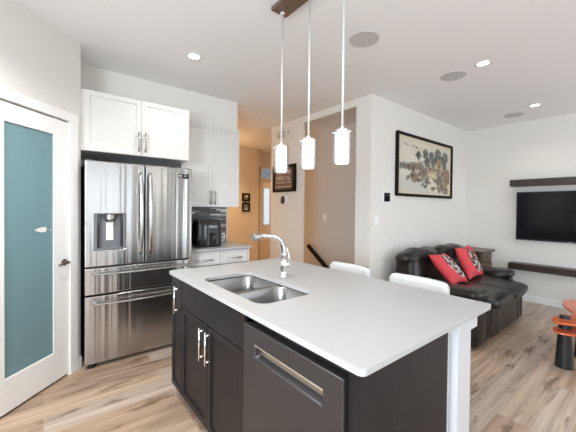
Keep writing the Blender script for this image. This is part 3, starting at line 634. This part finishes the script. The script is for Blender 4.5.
# ================================================================== CEILING FITTINGS
LBL = ['lit round recessed ceiling light above the floor in front of the refrigerator', 'lit round recessed ceiling light over the loveseat and nearest the large speaker grilles', 'lit round recessed ceiling light nearest the television wall']
for (x, y), lb in zip(CEIL_LIGHTS, LBL):
    r = thing('recessed_light', (x, y, H), lb, 'ceiling light', 'recessed ceiling lights')
    MB().lathe([(0.048, -0.004), (0.052, -0.008), (0.070, -0.005), (0.072, -0.0005), (0.048, -0.0005), (0.048, -0.004)], (x, y, H), 32, None, False).build('trim_ring', M['trim'], r, smooth=False)
    MB().lathe([(0.0475, -0.005), (0.0475, -0.001)], (x, y, H), 32).build('lens', M['bulb'], r)
LBS = ['round gray ceiling speaker nearest the pendant rods', 'round gray ceiling speaker beside the recessed light over the loveseat', 'small looking round gray ceiling speaker nearest the television wall']
for (x, y), lb in zip([(2.032, 1.576), (3.295, 1.423), (5.308, 1.437)], LBS):
    r = thing('ceiling_speaker', (x, y, H), lb, 'speaker', 'round ceiling speakers')
    MB().lathe([(0.112, -0.006), (0.0, -0.007)], (x, y, H), 40, None, False).build('grille', M['grille'], r)
    MB().lathe([(0.112, -0.006), (0.118, -0.005), (0.120, -0.0005), (0.112, -0.0005), (0.112, -0.006)], (x, y, H), 40, None, False).build('rim', M['grille'], r)

# ================================================================== WALL FITTINGS
# framed family sign on the stair wall
r = thing('framed_sign', (3.067, 3.93, 1.66), 'dark framed wooden sign with rows of pale lettering behind a pendant', 'sign')
b = MB(); y0, y1, z0, z1, xf = 3.632, 4.222, 1.662, 2.095, 3.035
for a in ((y0, y1, z0, z0+0.045), (y0, y1, z1-0.045, z1), (y0, y0+0.07, z0+0.045, z1-0.045), (y1-0.045, y1, z0+0.045, z1-0.045)): b.box(xf, 3.066, *a)
b.build('frame', M['frame_wood'], r, bevel=0.003)
bd = MB().box(3.048, 3.066, y0+0.071, y1-0.046, z0+0.046, z1-0.046).build('board', M['brown_sign'], r)
GLY = {'a': [(0, 0, .25, 1), (.75, 0, 1, 1), (.25, .8, .75, 1), (.25, .4, .75, .55)], 'l': [(0, 0, .25, 1), (.25, 0, 1, .2)], 't': [(.38, 0, .62, 1), (0, .8, .38, 1), (.62, .8, 1, 1)], 'h': [(0, 0, .25, 1), (.75, 0, 1, 1), (.25, .4, .75, .6)], 'i': [(.35, 0, .65, 1)], 'n': [(0, 0, .25, 1), (.75, 0, 1, 1), (.25, .8, .75, 1)]}
for z, hgt, row in ((1.975, 0.055, 'tlina'), (1.885, 0.062, 'taniil'), (1.815, 0.026, 'ntalin')):
    wl = 0.40/len(row)
    for k, ch in enumerate(row):
        tx = MB(); ys_ = 4.14-k*wl
        for a, c_, e_, g_ in GLY[ch]: tx.box(3.0465, 3.0479, ys_-wl*0.78*e_, ys_-wl*0.78*a, z+hgt*(c_-.5), z+hgt*(g_-.5))
        tx.build('letter', M['pale_paint'], bd)
MB().box(3.0465, 3.0479, 3.74, 4.14, 1.742, 1.752).build('underline', M['pale_paint'], bd)
# oval device with white plate below the sign
r = thing('doorbell_intercom', (3.067, 3.95, 1.49), 'black oval intercom with white side plate below the framed sign', 'intercom')
MB().sup((3.053, 3.962, 1.532), (0.0135, 0.050, 0.062), 0.6, 0.9).build('handset', M['black_gloss'], r, smooth=True)
MB().box(3.054, 3.0665, 3.835, 3.905, 1.475, 1.59).build('plate', M['white_plastic'], r, bevel=0.003)
MB().lathe([(0.012, 0), (0.012, 0.004)], (0, 0, 0), 20, Matrix.Translation((3.0405, 3.962, 1.545)) @ Matrix.Rotation(-PI/2, 4, 'Y')).build('speaker_dot', M['gray_plastic'], r)
# smoke alarm pair high on the stair wall
r = thing('smoke_detector', (3.067, 3.80, 2.585), 'round white smoke detector high on the wall above the framed sign', 'smoke detector')
TX = Matrix.Translation((3.0665, 3.80, 2.59)) @ Matrix.Rotation(-PI/2, 4, 'Y')
MB().lathe([(0.075, 0), (0.075, 0.02), (0.060, 0.036)], (0, 0, 0), 32, TX).build('housing', M['wall'], r, smooth=False)
MB().lathe([(0.03, 0.0362), (0.028, 0.042)], (0, 0, 0), 24, TX).build('vent_cap', M['grille'], r)
r = thing('door_chime', (3.067, 4.02, 2.55), 'small gray door chime box beside the smoke detector', 'chime')
MB().box(3.03, 3.0665, 3.925, 4.105, 2.555, 2.655).build('cover', M['grille'], r, bevel=0.006)
MB().box(3.027, 3.0302, 3.95, 4.08, 2.575, 2.585).build('slot', M['gray_plastic'], r)
# light switches
def switch_plate(name, c, axis, label, w=0.075, hgt=0.118, rk='rocker'):
    r = thing(name, (c[0], c[1], c[2]-hgt/2), label, 'switch')
    if axis == 'x':
        MB().box(c[0]-0.007, c[0]-0.0005, c[1]-w/2, c[1]+w/2, c[2]-hgt/2, c[2]+hgt/2).build('cover_plate', M['white_plastic'], r, bevel=0.002)
        MB().box(c[0]-0.011, c[0]-0.0072, c[1]-w*0.22, c[1]+w*0.22, c[2]-hgt*0.28, c[2]+hgt*0.28).build(rk, M['white_plastic'], r, bevel=0.002)
    else:
        MB().box(c[0]-w/2, c[0]+w/2, c[1]-0.007, c[1]-0.0005, c[2]-hgt/2, c[2]+hgt/2).build('cover_plate', M['white_plastic'], r, bevel=0.002)
        MB().box(c[0]-w*0.22, c[0]+w*0.22, c[1]-0.011, c[1]-0.0072, c[2]-hgt*0.28, c[2]+hgt*0.28).build(rk, M['white_plastic'], r, bevel=0.002)
switch_plate('light_switch', (3.9, 3.832, 1.243), 'x', 'white light switch on the stairwell wall above the handrail')
switch_plate('light_switch', (3.196, 2.254, 1.262), 'y', 'white light switch on the wall below the thermostat')
r = thing('thermostat', (3.367, 2.254, 1.50), 'square black thermostat in a white plate beside the framed landscape painting', 'thermostat')
MB().box(3.290, 3.460, 2.244, 2.2535, 1.480, 1.620).build('wall_plate', M['white_plastic'], r, bevel=0.004)
MB().box(3.330, 3.452, 2.236, 2.2438, 1.495, 1.607).build('display', M['black_gloss'], r, bevel=0.002)
# handrail in the stairwell
r = thing('handrail', (3.86, 3.6, 0.3), 'dark wood handrail sloping down along the stairwell wall', 'handrail')
b = MB(); p0, p1 = Vector((3.83, 4.19, 0.715)), Vector((3.83, 2.55, -0.43)); dv = (p1-p0).normalized(); up = Vector((0, -dv.z, dv.y)); up = up if up.z > 0 else -up
sec = [(-0.022, -0.032), (0.022, -0.032), (0.022, 0.032), (-0.022, 0.032)]
b.loft([[tuple(p+Vector((sx, 0, 0))+up*sz) for sx, sz in sec] for p in (p0, p1)]).build('rail', M['frame_wood'], r, bevel=0.006)
for t in (0.15, 0.6, 0.93):
    p = p0.lerp(p1, t); MB().tube([(3.8995, p.y, p.z-0.07), (3.86, p.y, p.z-0.075), (3.832, p.y, p.z-0.04)], 0.008, 10).build('bracket', M['nickel'], r, smooth=True)
# two little frames on the hall wall
for (x0, x1, z0, z1, pm, lb) in ((3.500, 3.700, 1.548, 1.728, 'photo_a', 'upper of two small dark framed pictures on the warm hall wall'), (3.500, 3.700, 1.315, 1.518, 'photo_b', 'lower of two small dark framed pictures on the warm hall wall')):
    r = thing('picture_frame', ((x0+x1)/2, 6.04, z0), lb, 'picture', 'small hall pictures'); b = MB(); t = 0.034
    for a in ((x0, x1, z0, z0+t), (x0, x1, z1-t, z1), (x0, x0+t, z0+t, z1-t), (x1-t, x1, z0+t, z1-t)): b.box(a[0], a[1], 6.015, 6.039, a[2], a[3])
    b.build('frame', M['frame_wood'], r, bevel=0.002); MB().box(x0+t, x1-t, 6.03, 6.039, z0+t, z1-t).build('print', M[pm], r)
    if pm == 'photo_b': MB().box(x0+t+0.01, x1-t-0.01, 6.028, 6.0302, z0+t+0.004, z0+t+0.026).build('caption_strip', M['etched'], r)
    else: MB().box(x0+0.085, x1-t-0.012, 6.028, 6.0302, z0+0.095, z1-t-0.012).build('pale_figure', M['etched'], r)

# framed landscape painting
AX0, AX1, AZ0, AZ1 = 3.585, 5.180, 1.577, 2.424
r = thing('framed_painting', ((AX0+AX1)/2, 2.254, AZ0), 'large ink landscape painting of trees and rocks in a dark frame', 'painting')
b = MB(); t = 0.036
for a in ((AX0, AX1, AZ0, AZ0+t), (AX0, AX1, AZ1-t, AZ1), (AX0, AX0+t, AZ0+t, AZ1-t), (AX1-t, AX1, AZ0+t, AZ1-t)): b.box(a[0], a[1], 2.218, 2.253, a[2], a[3])
b.build('frame', M['frame_wood'], r, bevel=0.004)
def grid_print(name, fn, nx, nz, x0, x1, z0, z1, y, m, parent):
    v = []; f = []; cols = []
    for j in range(nz+1):
        for i in range(nx+1):
            u, w_ = i/nx, j/nz; v.append((x0+(x1-x0)*u, y, z0+(z1-z0)*w_)); cols.append(fn(u, w_))
    for j in range(nz):
        for i in range(nx): a = j*(nx+1)+i; f.append((a, a+1, a+nx+2, a+nx+1))
    o0 = Vector(((x0+x1)/2, y, z0)); me = bpy.data.meshes.new(name); me.from_pydata([Vector(p)-o0 for p in v], [], f)
    ca = me.color_attributes.new('print', 'FLOAT_COLOR', 'POINT')
    for k, c in enumerate(cols): ca.data[k].color = (*c, 1)
    me.materials.append(m); o = bpy.data.objects.new(name, me); COL.objects.link(o); o.parent = parent; o.location = o0-WORLD[parent.name]; WORLD[o.name] = o0
    return o
rnd = random.Random(3)
STAMPS = []   # (u, v, ru, rv, colour, strength)
INK = (0.035, 0.042, 0.040); GREY = (0.13, 0.14, 0.13); OCH = (0.36, 0.23, 0.10); BRN = (0.21, 0.12, 0.075); PALE = (0.60, 0.50, 0.32); MOSS = (0.10, 0.12, 0.085)
def dabs(n, u0, u1, v0, v1, r0, r1, cols, st, tall=1.3):
    for k in range(n):
        q = r0+(r1-r0)*rnd.random(); STAMPS.append((u0+(u1-u0)*rnd.random(), v0+(v1-v0)*rnd.random(), q*0.8, q*tall*1.2, rnd.choice(cols), st))
dabs(34, 0.24, 0.95, 0.30, 0.54, 0.04, 0.08, [BRN, OCH, GREY, BRN], 0.6)
dabs(18, 0.70, 0.95, 0.08, 0.42, 0.04, 0.08, [BRN, GREY, MOSS, BRN], 0.65)
for u, v, a in ((0.34, 0.71, .055), (0.47, 0.77, .06), (0.59, 0.755, .055), (0.72, 0.80, .075), (0.875, 0.77, .075), (0.50, 0.62, .065), (0.62, 0.63, .065), (0.86, 0.60, .06), (0.80, 0.70, .05), (0.70, 0.70, .05)):
    STAMPS.append((u, v, a*0.95, a*1.6, GREY, 0.95))
    for q in range(12): STAMPS.append((u+rnd.uniform(-a, a)*.6, v+rnd.uniform(-a, a)*1.1, 0.014, 0.036, rnd.choice([INK, INK, MOSS, GREY]), 0.95))
dabs(10, 0.71, 0.79, 0.56, 0.68, 0.03, 0.05, [BRN, OCH], 0.8)
dabs(22, 0.03, 0.26, 0.44, 0.51, 0.025, 0.04, [GREY, MOSS, INK, BRN], 0.8, 1.0)
dabs(60, 0.22, 0.95, 0.28, 0.54, 0.014, 0.032, [INK, MOSS, BRN, BRN, OCH], 0.85)
dabs(26, 0.70, 0.95, 0.07, 0.42, 0.014, 0.034, [INK, BRN, BRN, OCH], 0.8)
dabs(10, 0.52, 0.70, 0.30, 0.48, 0.03, 0.05, [PALE], 0.9, 0.7)
dabs(8, 0.50, 0.70, 0.28, 0.50, 0.012, 0.022, [INK, BRN], 0.9, 0.8)
for u, v in ((0.20, 0.30), (0.33, 0.27), (0.45, 0.17), (0.52, 0.24), (0.64, 0.12), (0.28, 0.34)): dabs(8, u-0.05, u+0.06, v-0.03, v+0.03, 0.018, 0.034, [INK, GREY, BRN], 0.85, 0.8)
for k in range(9):
    if k != 3: STAMPS.append((0.09+k*0.034, 0.87-0.004*k+rnd.uniform(-.012, .012), 0.011, 0.018, INK, 0.95))
def landscape(u, v):
    if u < 0.025 or u > 0.975 or v < 0.045 or v > 0.955: return (0.66, 0.58, 0.42)
    n = noise.noise(Vector((u*9, v*6, 1.7)))
    c = Vector((0.64, 0.60, 0.50))*(1+0.05*n)
    if v < 0.42 and u < 0.55: c = c.lerp(Vector((0.50, 0.51, 0.49)), 0.6*min(1, (0.42-v)/0.15))
    d1, d2 = 0.02*noise.noise(Vector((u*34, v*22, 5))), 0.02*noise.noise(Vector((u*34, v*22, 9)))
    for (su, sv, ru, rv, col, st) in STAMPS:
        q = ((u+d1-su)/ru)**2+((v+d2-sv)/rv)**2
        if q < 1: c = c.lerp(Vector(col), st*min(1, (1-q)*4)*(1.0+0.5*noise.noise(Vector((u*80, v*50, su*9)))))
    return tuple(max(0.01, x) for x in c)
grid_print('canvas', landscape, 190, 110, AX0+t, AX1-t, AZ0+t, AZ1-t, 2.238, M['ink_print'], r)
# television and shelves
r = thing('television', (5.79, 0.86, 0.947), 'large black flat television mounted on the wall', 'television')
MB().box(5.768, 5.80, 0.21, 1.508, 0.947, 1.683).build('bezel', M['black'], r, bevel=0.004)
MB().box(5.7655, 5.7682, 0.222, 1.496, 0.968, 1.673).build('screen', M['screen'], r)
MB().box(5.80, 5.834, 0.6, 1.1, 1.15, 1.5).build('wall_mount', M['black'], r)
MB().box(5.7645, 5.7656, 0.835, 0.895, 0.954, 0.961).build('logo_plate', M['nickel'], r)
o = MB().box(5.64, 5.834, 0.15, 1.567, 1.768, 1.868).build('floating_shelf', M['shelf_wood'], bevel=0.003); tag(o, 'dark floating shelf above the television', 'shelf')
o = MB().box(5.64, 5.834, 0.15, 1.567, 0.497, 0.592).build('floating_shelf', M['shelf_wood'], bevel=0.003); tag(o, 'dark floating shelf low on the wall below the television', 'shelf')

# ================================================================== LOVESEAT
r = thing('loveseat', (4.15, 1.70, 0), 'black leather reclining loveseat against the wall under the painting', 'sofa')
MB().sup((4.17, 1.74, 0.24), (0.80, 0.42, 0.20), 0.2, 0.15).build('base', M['leather'], r, smooth=True)
def pleat(p):
    p = Vector(p)
    if p.y < -0.01: p.y -= 0.005*math.sin(p.x*50)
    return p
MB().sup((4.225, 1.25, 0.24), (0.60, 0.085, 0.205), 0.18, 0.2, nu=160, nv=24, shape=pleat).build('footrest_panel', M['leather'], r, smooth=True)
for cx in (3.905, 4.495):
    MB().sup((cx, 1.485, 0.437), (0.315, 0.40, 0.072), 0.5, 0.3, (math.radians(2.5), 0, 0), 56, 28, 0.018, 5).build('seat_cushion', M['leather'], r, smooth=True)
for s, cx in ((-1, 3.46), (1, 4.955)):
    y0, y1 = (1.165, 2.12) if s < 0 else (1.33, 2.12)
    ar = MB(); ar.sup((cx, (y0+y1)/2, 0.245), (0.165, (y1-y0)/2, 0.225), 0.16, 0.28, (0, 0, 0), 48, 24, 0.010, 5)
    ao = ar.build('arm', M['leather'], r, smooth=True)
    MB().sup((cx-0.01, (y0+y1)/2-0.035, 0.50), (0.17, (y1-y0)/2-0.005, 0.072), 0.6, 0.45, (math.radians(-6), 0, 0), 56, 28, 0.03, 6).build('arm_pad', M['leather'], ao, smooth=True)
for cx in (3.80, 4.60):
    MB().sup((cx, 2.0, 0.60), (0.40, 0.16, 0.25), 0.6, 0.5, (math.radians(-10), 0, 0), 56, 30, 0.03, 5).build('back_cushion', M['leather'], r, smooth=True)
    MB().sup((cx, 2.03, 0.775), (0.425, 0.16, 0.135), 0.95, 0.8, (math.radians(-14), 0, 0), 56, 30, 0.045, 5).build('headrest', M['leather'], r, smooth=True)
for x in (3.36, 4.98):
    for y in (1.34, 2.05):
        MB().lathe([(0.022, 0), (0.028, 0.03), (0.028, 0.06)], (x, y, 0), 16).build('foot', M['black'], r)

# printed cushions
def cushion(c, size, rot, label, seed):
    n = 44; v = []; f = []; cols = []
    def pat(u, w_):
        x, y = (u-0.5)*2, (w_-0.5)*2; col = Vector((0.64, 0.055, 0.068))
        q = ((x*0.85+y*0.30-0.10)/0.50)**2+((y*0.9-x*0.25)/0.80)**2
        if q < 1:
            k = noise.noise(Vector((u*11+seed, w_*11, seed*1.7)))+0.25*noise.noise(Vector((u*26, w_*26, seed)))
            if k > 0.14: col = Vector((0.62, 0.58, 0.55))
            elif k > -0.28: col = Vector((0.018, 0.014, 0.018))
            elif q < 0.6: col = Vector((0.25, 0.10, 0.07))
        return col
    for side in (1, -1):
        for j in range(n+1):
            for i in range(n+1):
                u, w_ = i/n, j/n; x, y = (u-.5)*2, (w_-.5)*2
                pin = 1-0.10*(1-abs(y)**2)*abs(x)**3; pin2 = 1-0.10*(1-abs(x)**2)*abs(y)**3
                th = 0.075*((1-abs(x)**2.6)*(1-abs(y)**2.6))**0.55
                v.append((x*size*pin, -side*th, y*size*pin2)); cols.append(pat(u, w_) if side > 0 else Vector((0.64, 0.055, 0.068)))
    N = (n+1)**2
    for s in range(2):
        for j in range(n):
            for i in range(n):
                a = s*N+j*(n+1)+i; q = (a, a+1, a+n+2, a+n+1); f.append(q if s == 0 else tuple(reversed(q)))
    me = bpy.data.meshes.new('throw_cushion'); me.from_pydata(v, [], f)
    ca = me.color_attributes.new('print', 'FLOAT_COLOR', 'POINT')
    for k, cc in enumerate(cols): ca.data[k].color = (*cc, 1)
    bm = bmesh.new(); bm.from_mesh(me); bmesh.ops.remove_doubles(bm, verts=bm.verts[:], dist=1e-5); bm.to_mesh(me); bm.free()
    for p in me.polygons: p.use_smooth = True
    me.materials.append(M['cushion']); o = bpy.data.objects.new('throw_cushion', me); COL.objects.link(o); o.location = c; o.rotation_euler = rot
    tag(o, label, 'cushion', 'red printed cushions on the loveseat'); return o
cushion((3.835, 1.672, 0.690), 0.216, (math.radians(-43), math.radians(2.4), math.radians(1.2)), 'red cushion with black and white print leaning nearer the stools', 1.0)
cushion((4.452, 1.672, 0.709), 0.218, (math.radians(-25), math.radians(-1.4), math.radians(-1)), 'red cushion with black and white print leaning nearer the corner table', 4.0)

# corner side table
r = thing('side_table', (5.46, 1.99, 0), 'brown wooden side table in the corner behind the loveseat arm', 'table')
MB().prism(rrect(5.16, 5.70, 1.755, 2.22, 0.02, 4), 0.735, 0.772).build('tabletop', M['table_wood'], r, bevel=0.005)
MB().box(5.20, 5.66, 1.80, 2.19, 0.45, 0.734).build('cabinet_box', M['table_wood'], r, bevel=0.003)
for z in (0.47, 0.605):
    dd = MB().box(5.225, 5.635, 1.786, 1.7995, z, z+0.115).build('drawer', M['table_wood'], r, bevel=0.003)
    MB().lathe([(0.006, 0), (0.006, 0.012), (0.013, 0.016), (0.013, 0.022), (0.004, 0.026)], (0, 0, 0), 16, Matrix.Translation((5.43, 1.786, z+0.058)) @ Matrix.Rotation(PI/2, 4, 'X')).build('knob', M['bronze'], dd)
for x in (5.225, 5.635):
    for y in (1.825, 2.165): MB().box(x-0.025, x+0.025, y-0.025, y+0.025, 0, 0.449).build('leg', M['table_wood'], r, bevel=0.003)

# orange two-tier coffee table on tapered black legs
r = thing('coffee_table', (4.1, 0.2, 0), 'orange two-tier coffee table of wavy outline on a tapered black leg', 'table')
top = smooth_closed([(3.475, 0.58), (3.51, 0.635), (3.60, 0.655), (3.72, 0.615), (3.83, 0.562), (3.95, 0.575), (4.07, 0.635), (4.20, 0.685), (4.36, 0.70), (4.55, 0.63), (4.66, 0.4), (4.62, 0.05), (4.4, -0.25), (4.0, -0.25), (3.72, -0.33), (3.55, -0.2), (3.60, 0.08), (3.55, 0.42)], 6)
MB().prism(top, 0.419, 0.437).build('top_tier', M['orange_wood'], r, bevel=0.006, seg=3)
low = smooth_closed([(3.475, 0.57), (3.515, 0.628), (3.60, 0.648), (3.71, 0.61), (3.80, 0.53), (3.88, 0.40), (3.95, 0.1), (3.9, -0.2), (3.72, -0.32), (3.57, -0.18), (3.60, 0.1), (3.535, 0.40)], 6)
MB().prism(low, 0.334, 0.351).build('lower_tier', M['orange_wood'], r, bevel=0.008, seg=3)
for x, y in ((3.652, 0.576), (4.02, 0.50), (3.66, -0.17), (4.38, -0.05)):
    MB().lathe([(0.066, 0.0), (0.066, 0.008), (0.040, 0.44), (0.038, 0.458), (0.035, 0.462)], (x, y, 0), 32).build('leg', M['black'], r, smooth=False, bevel=0.002)
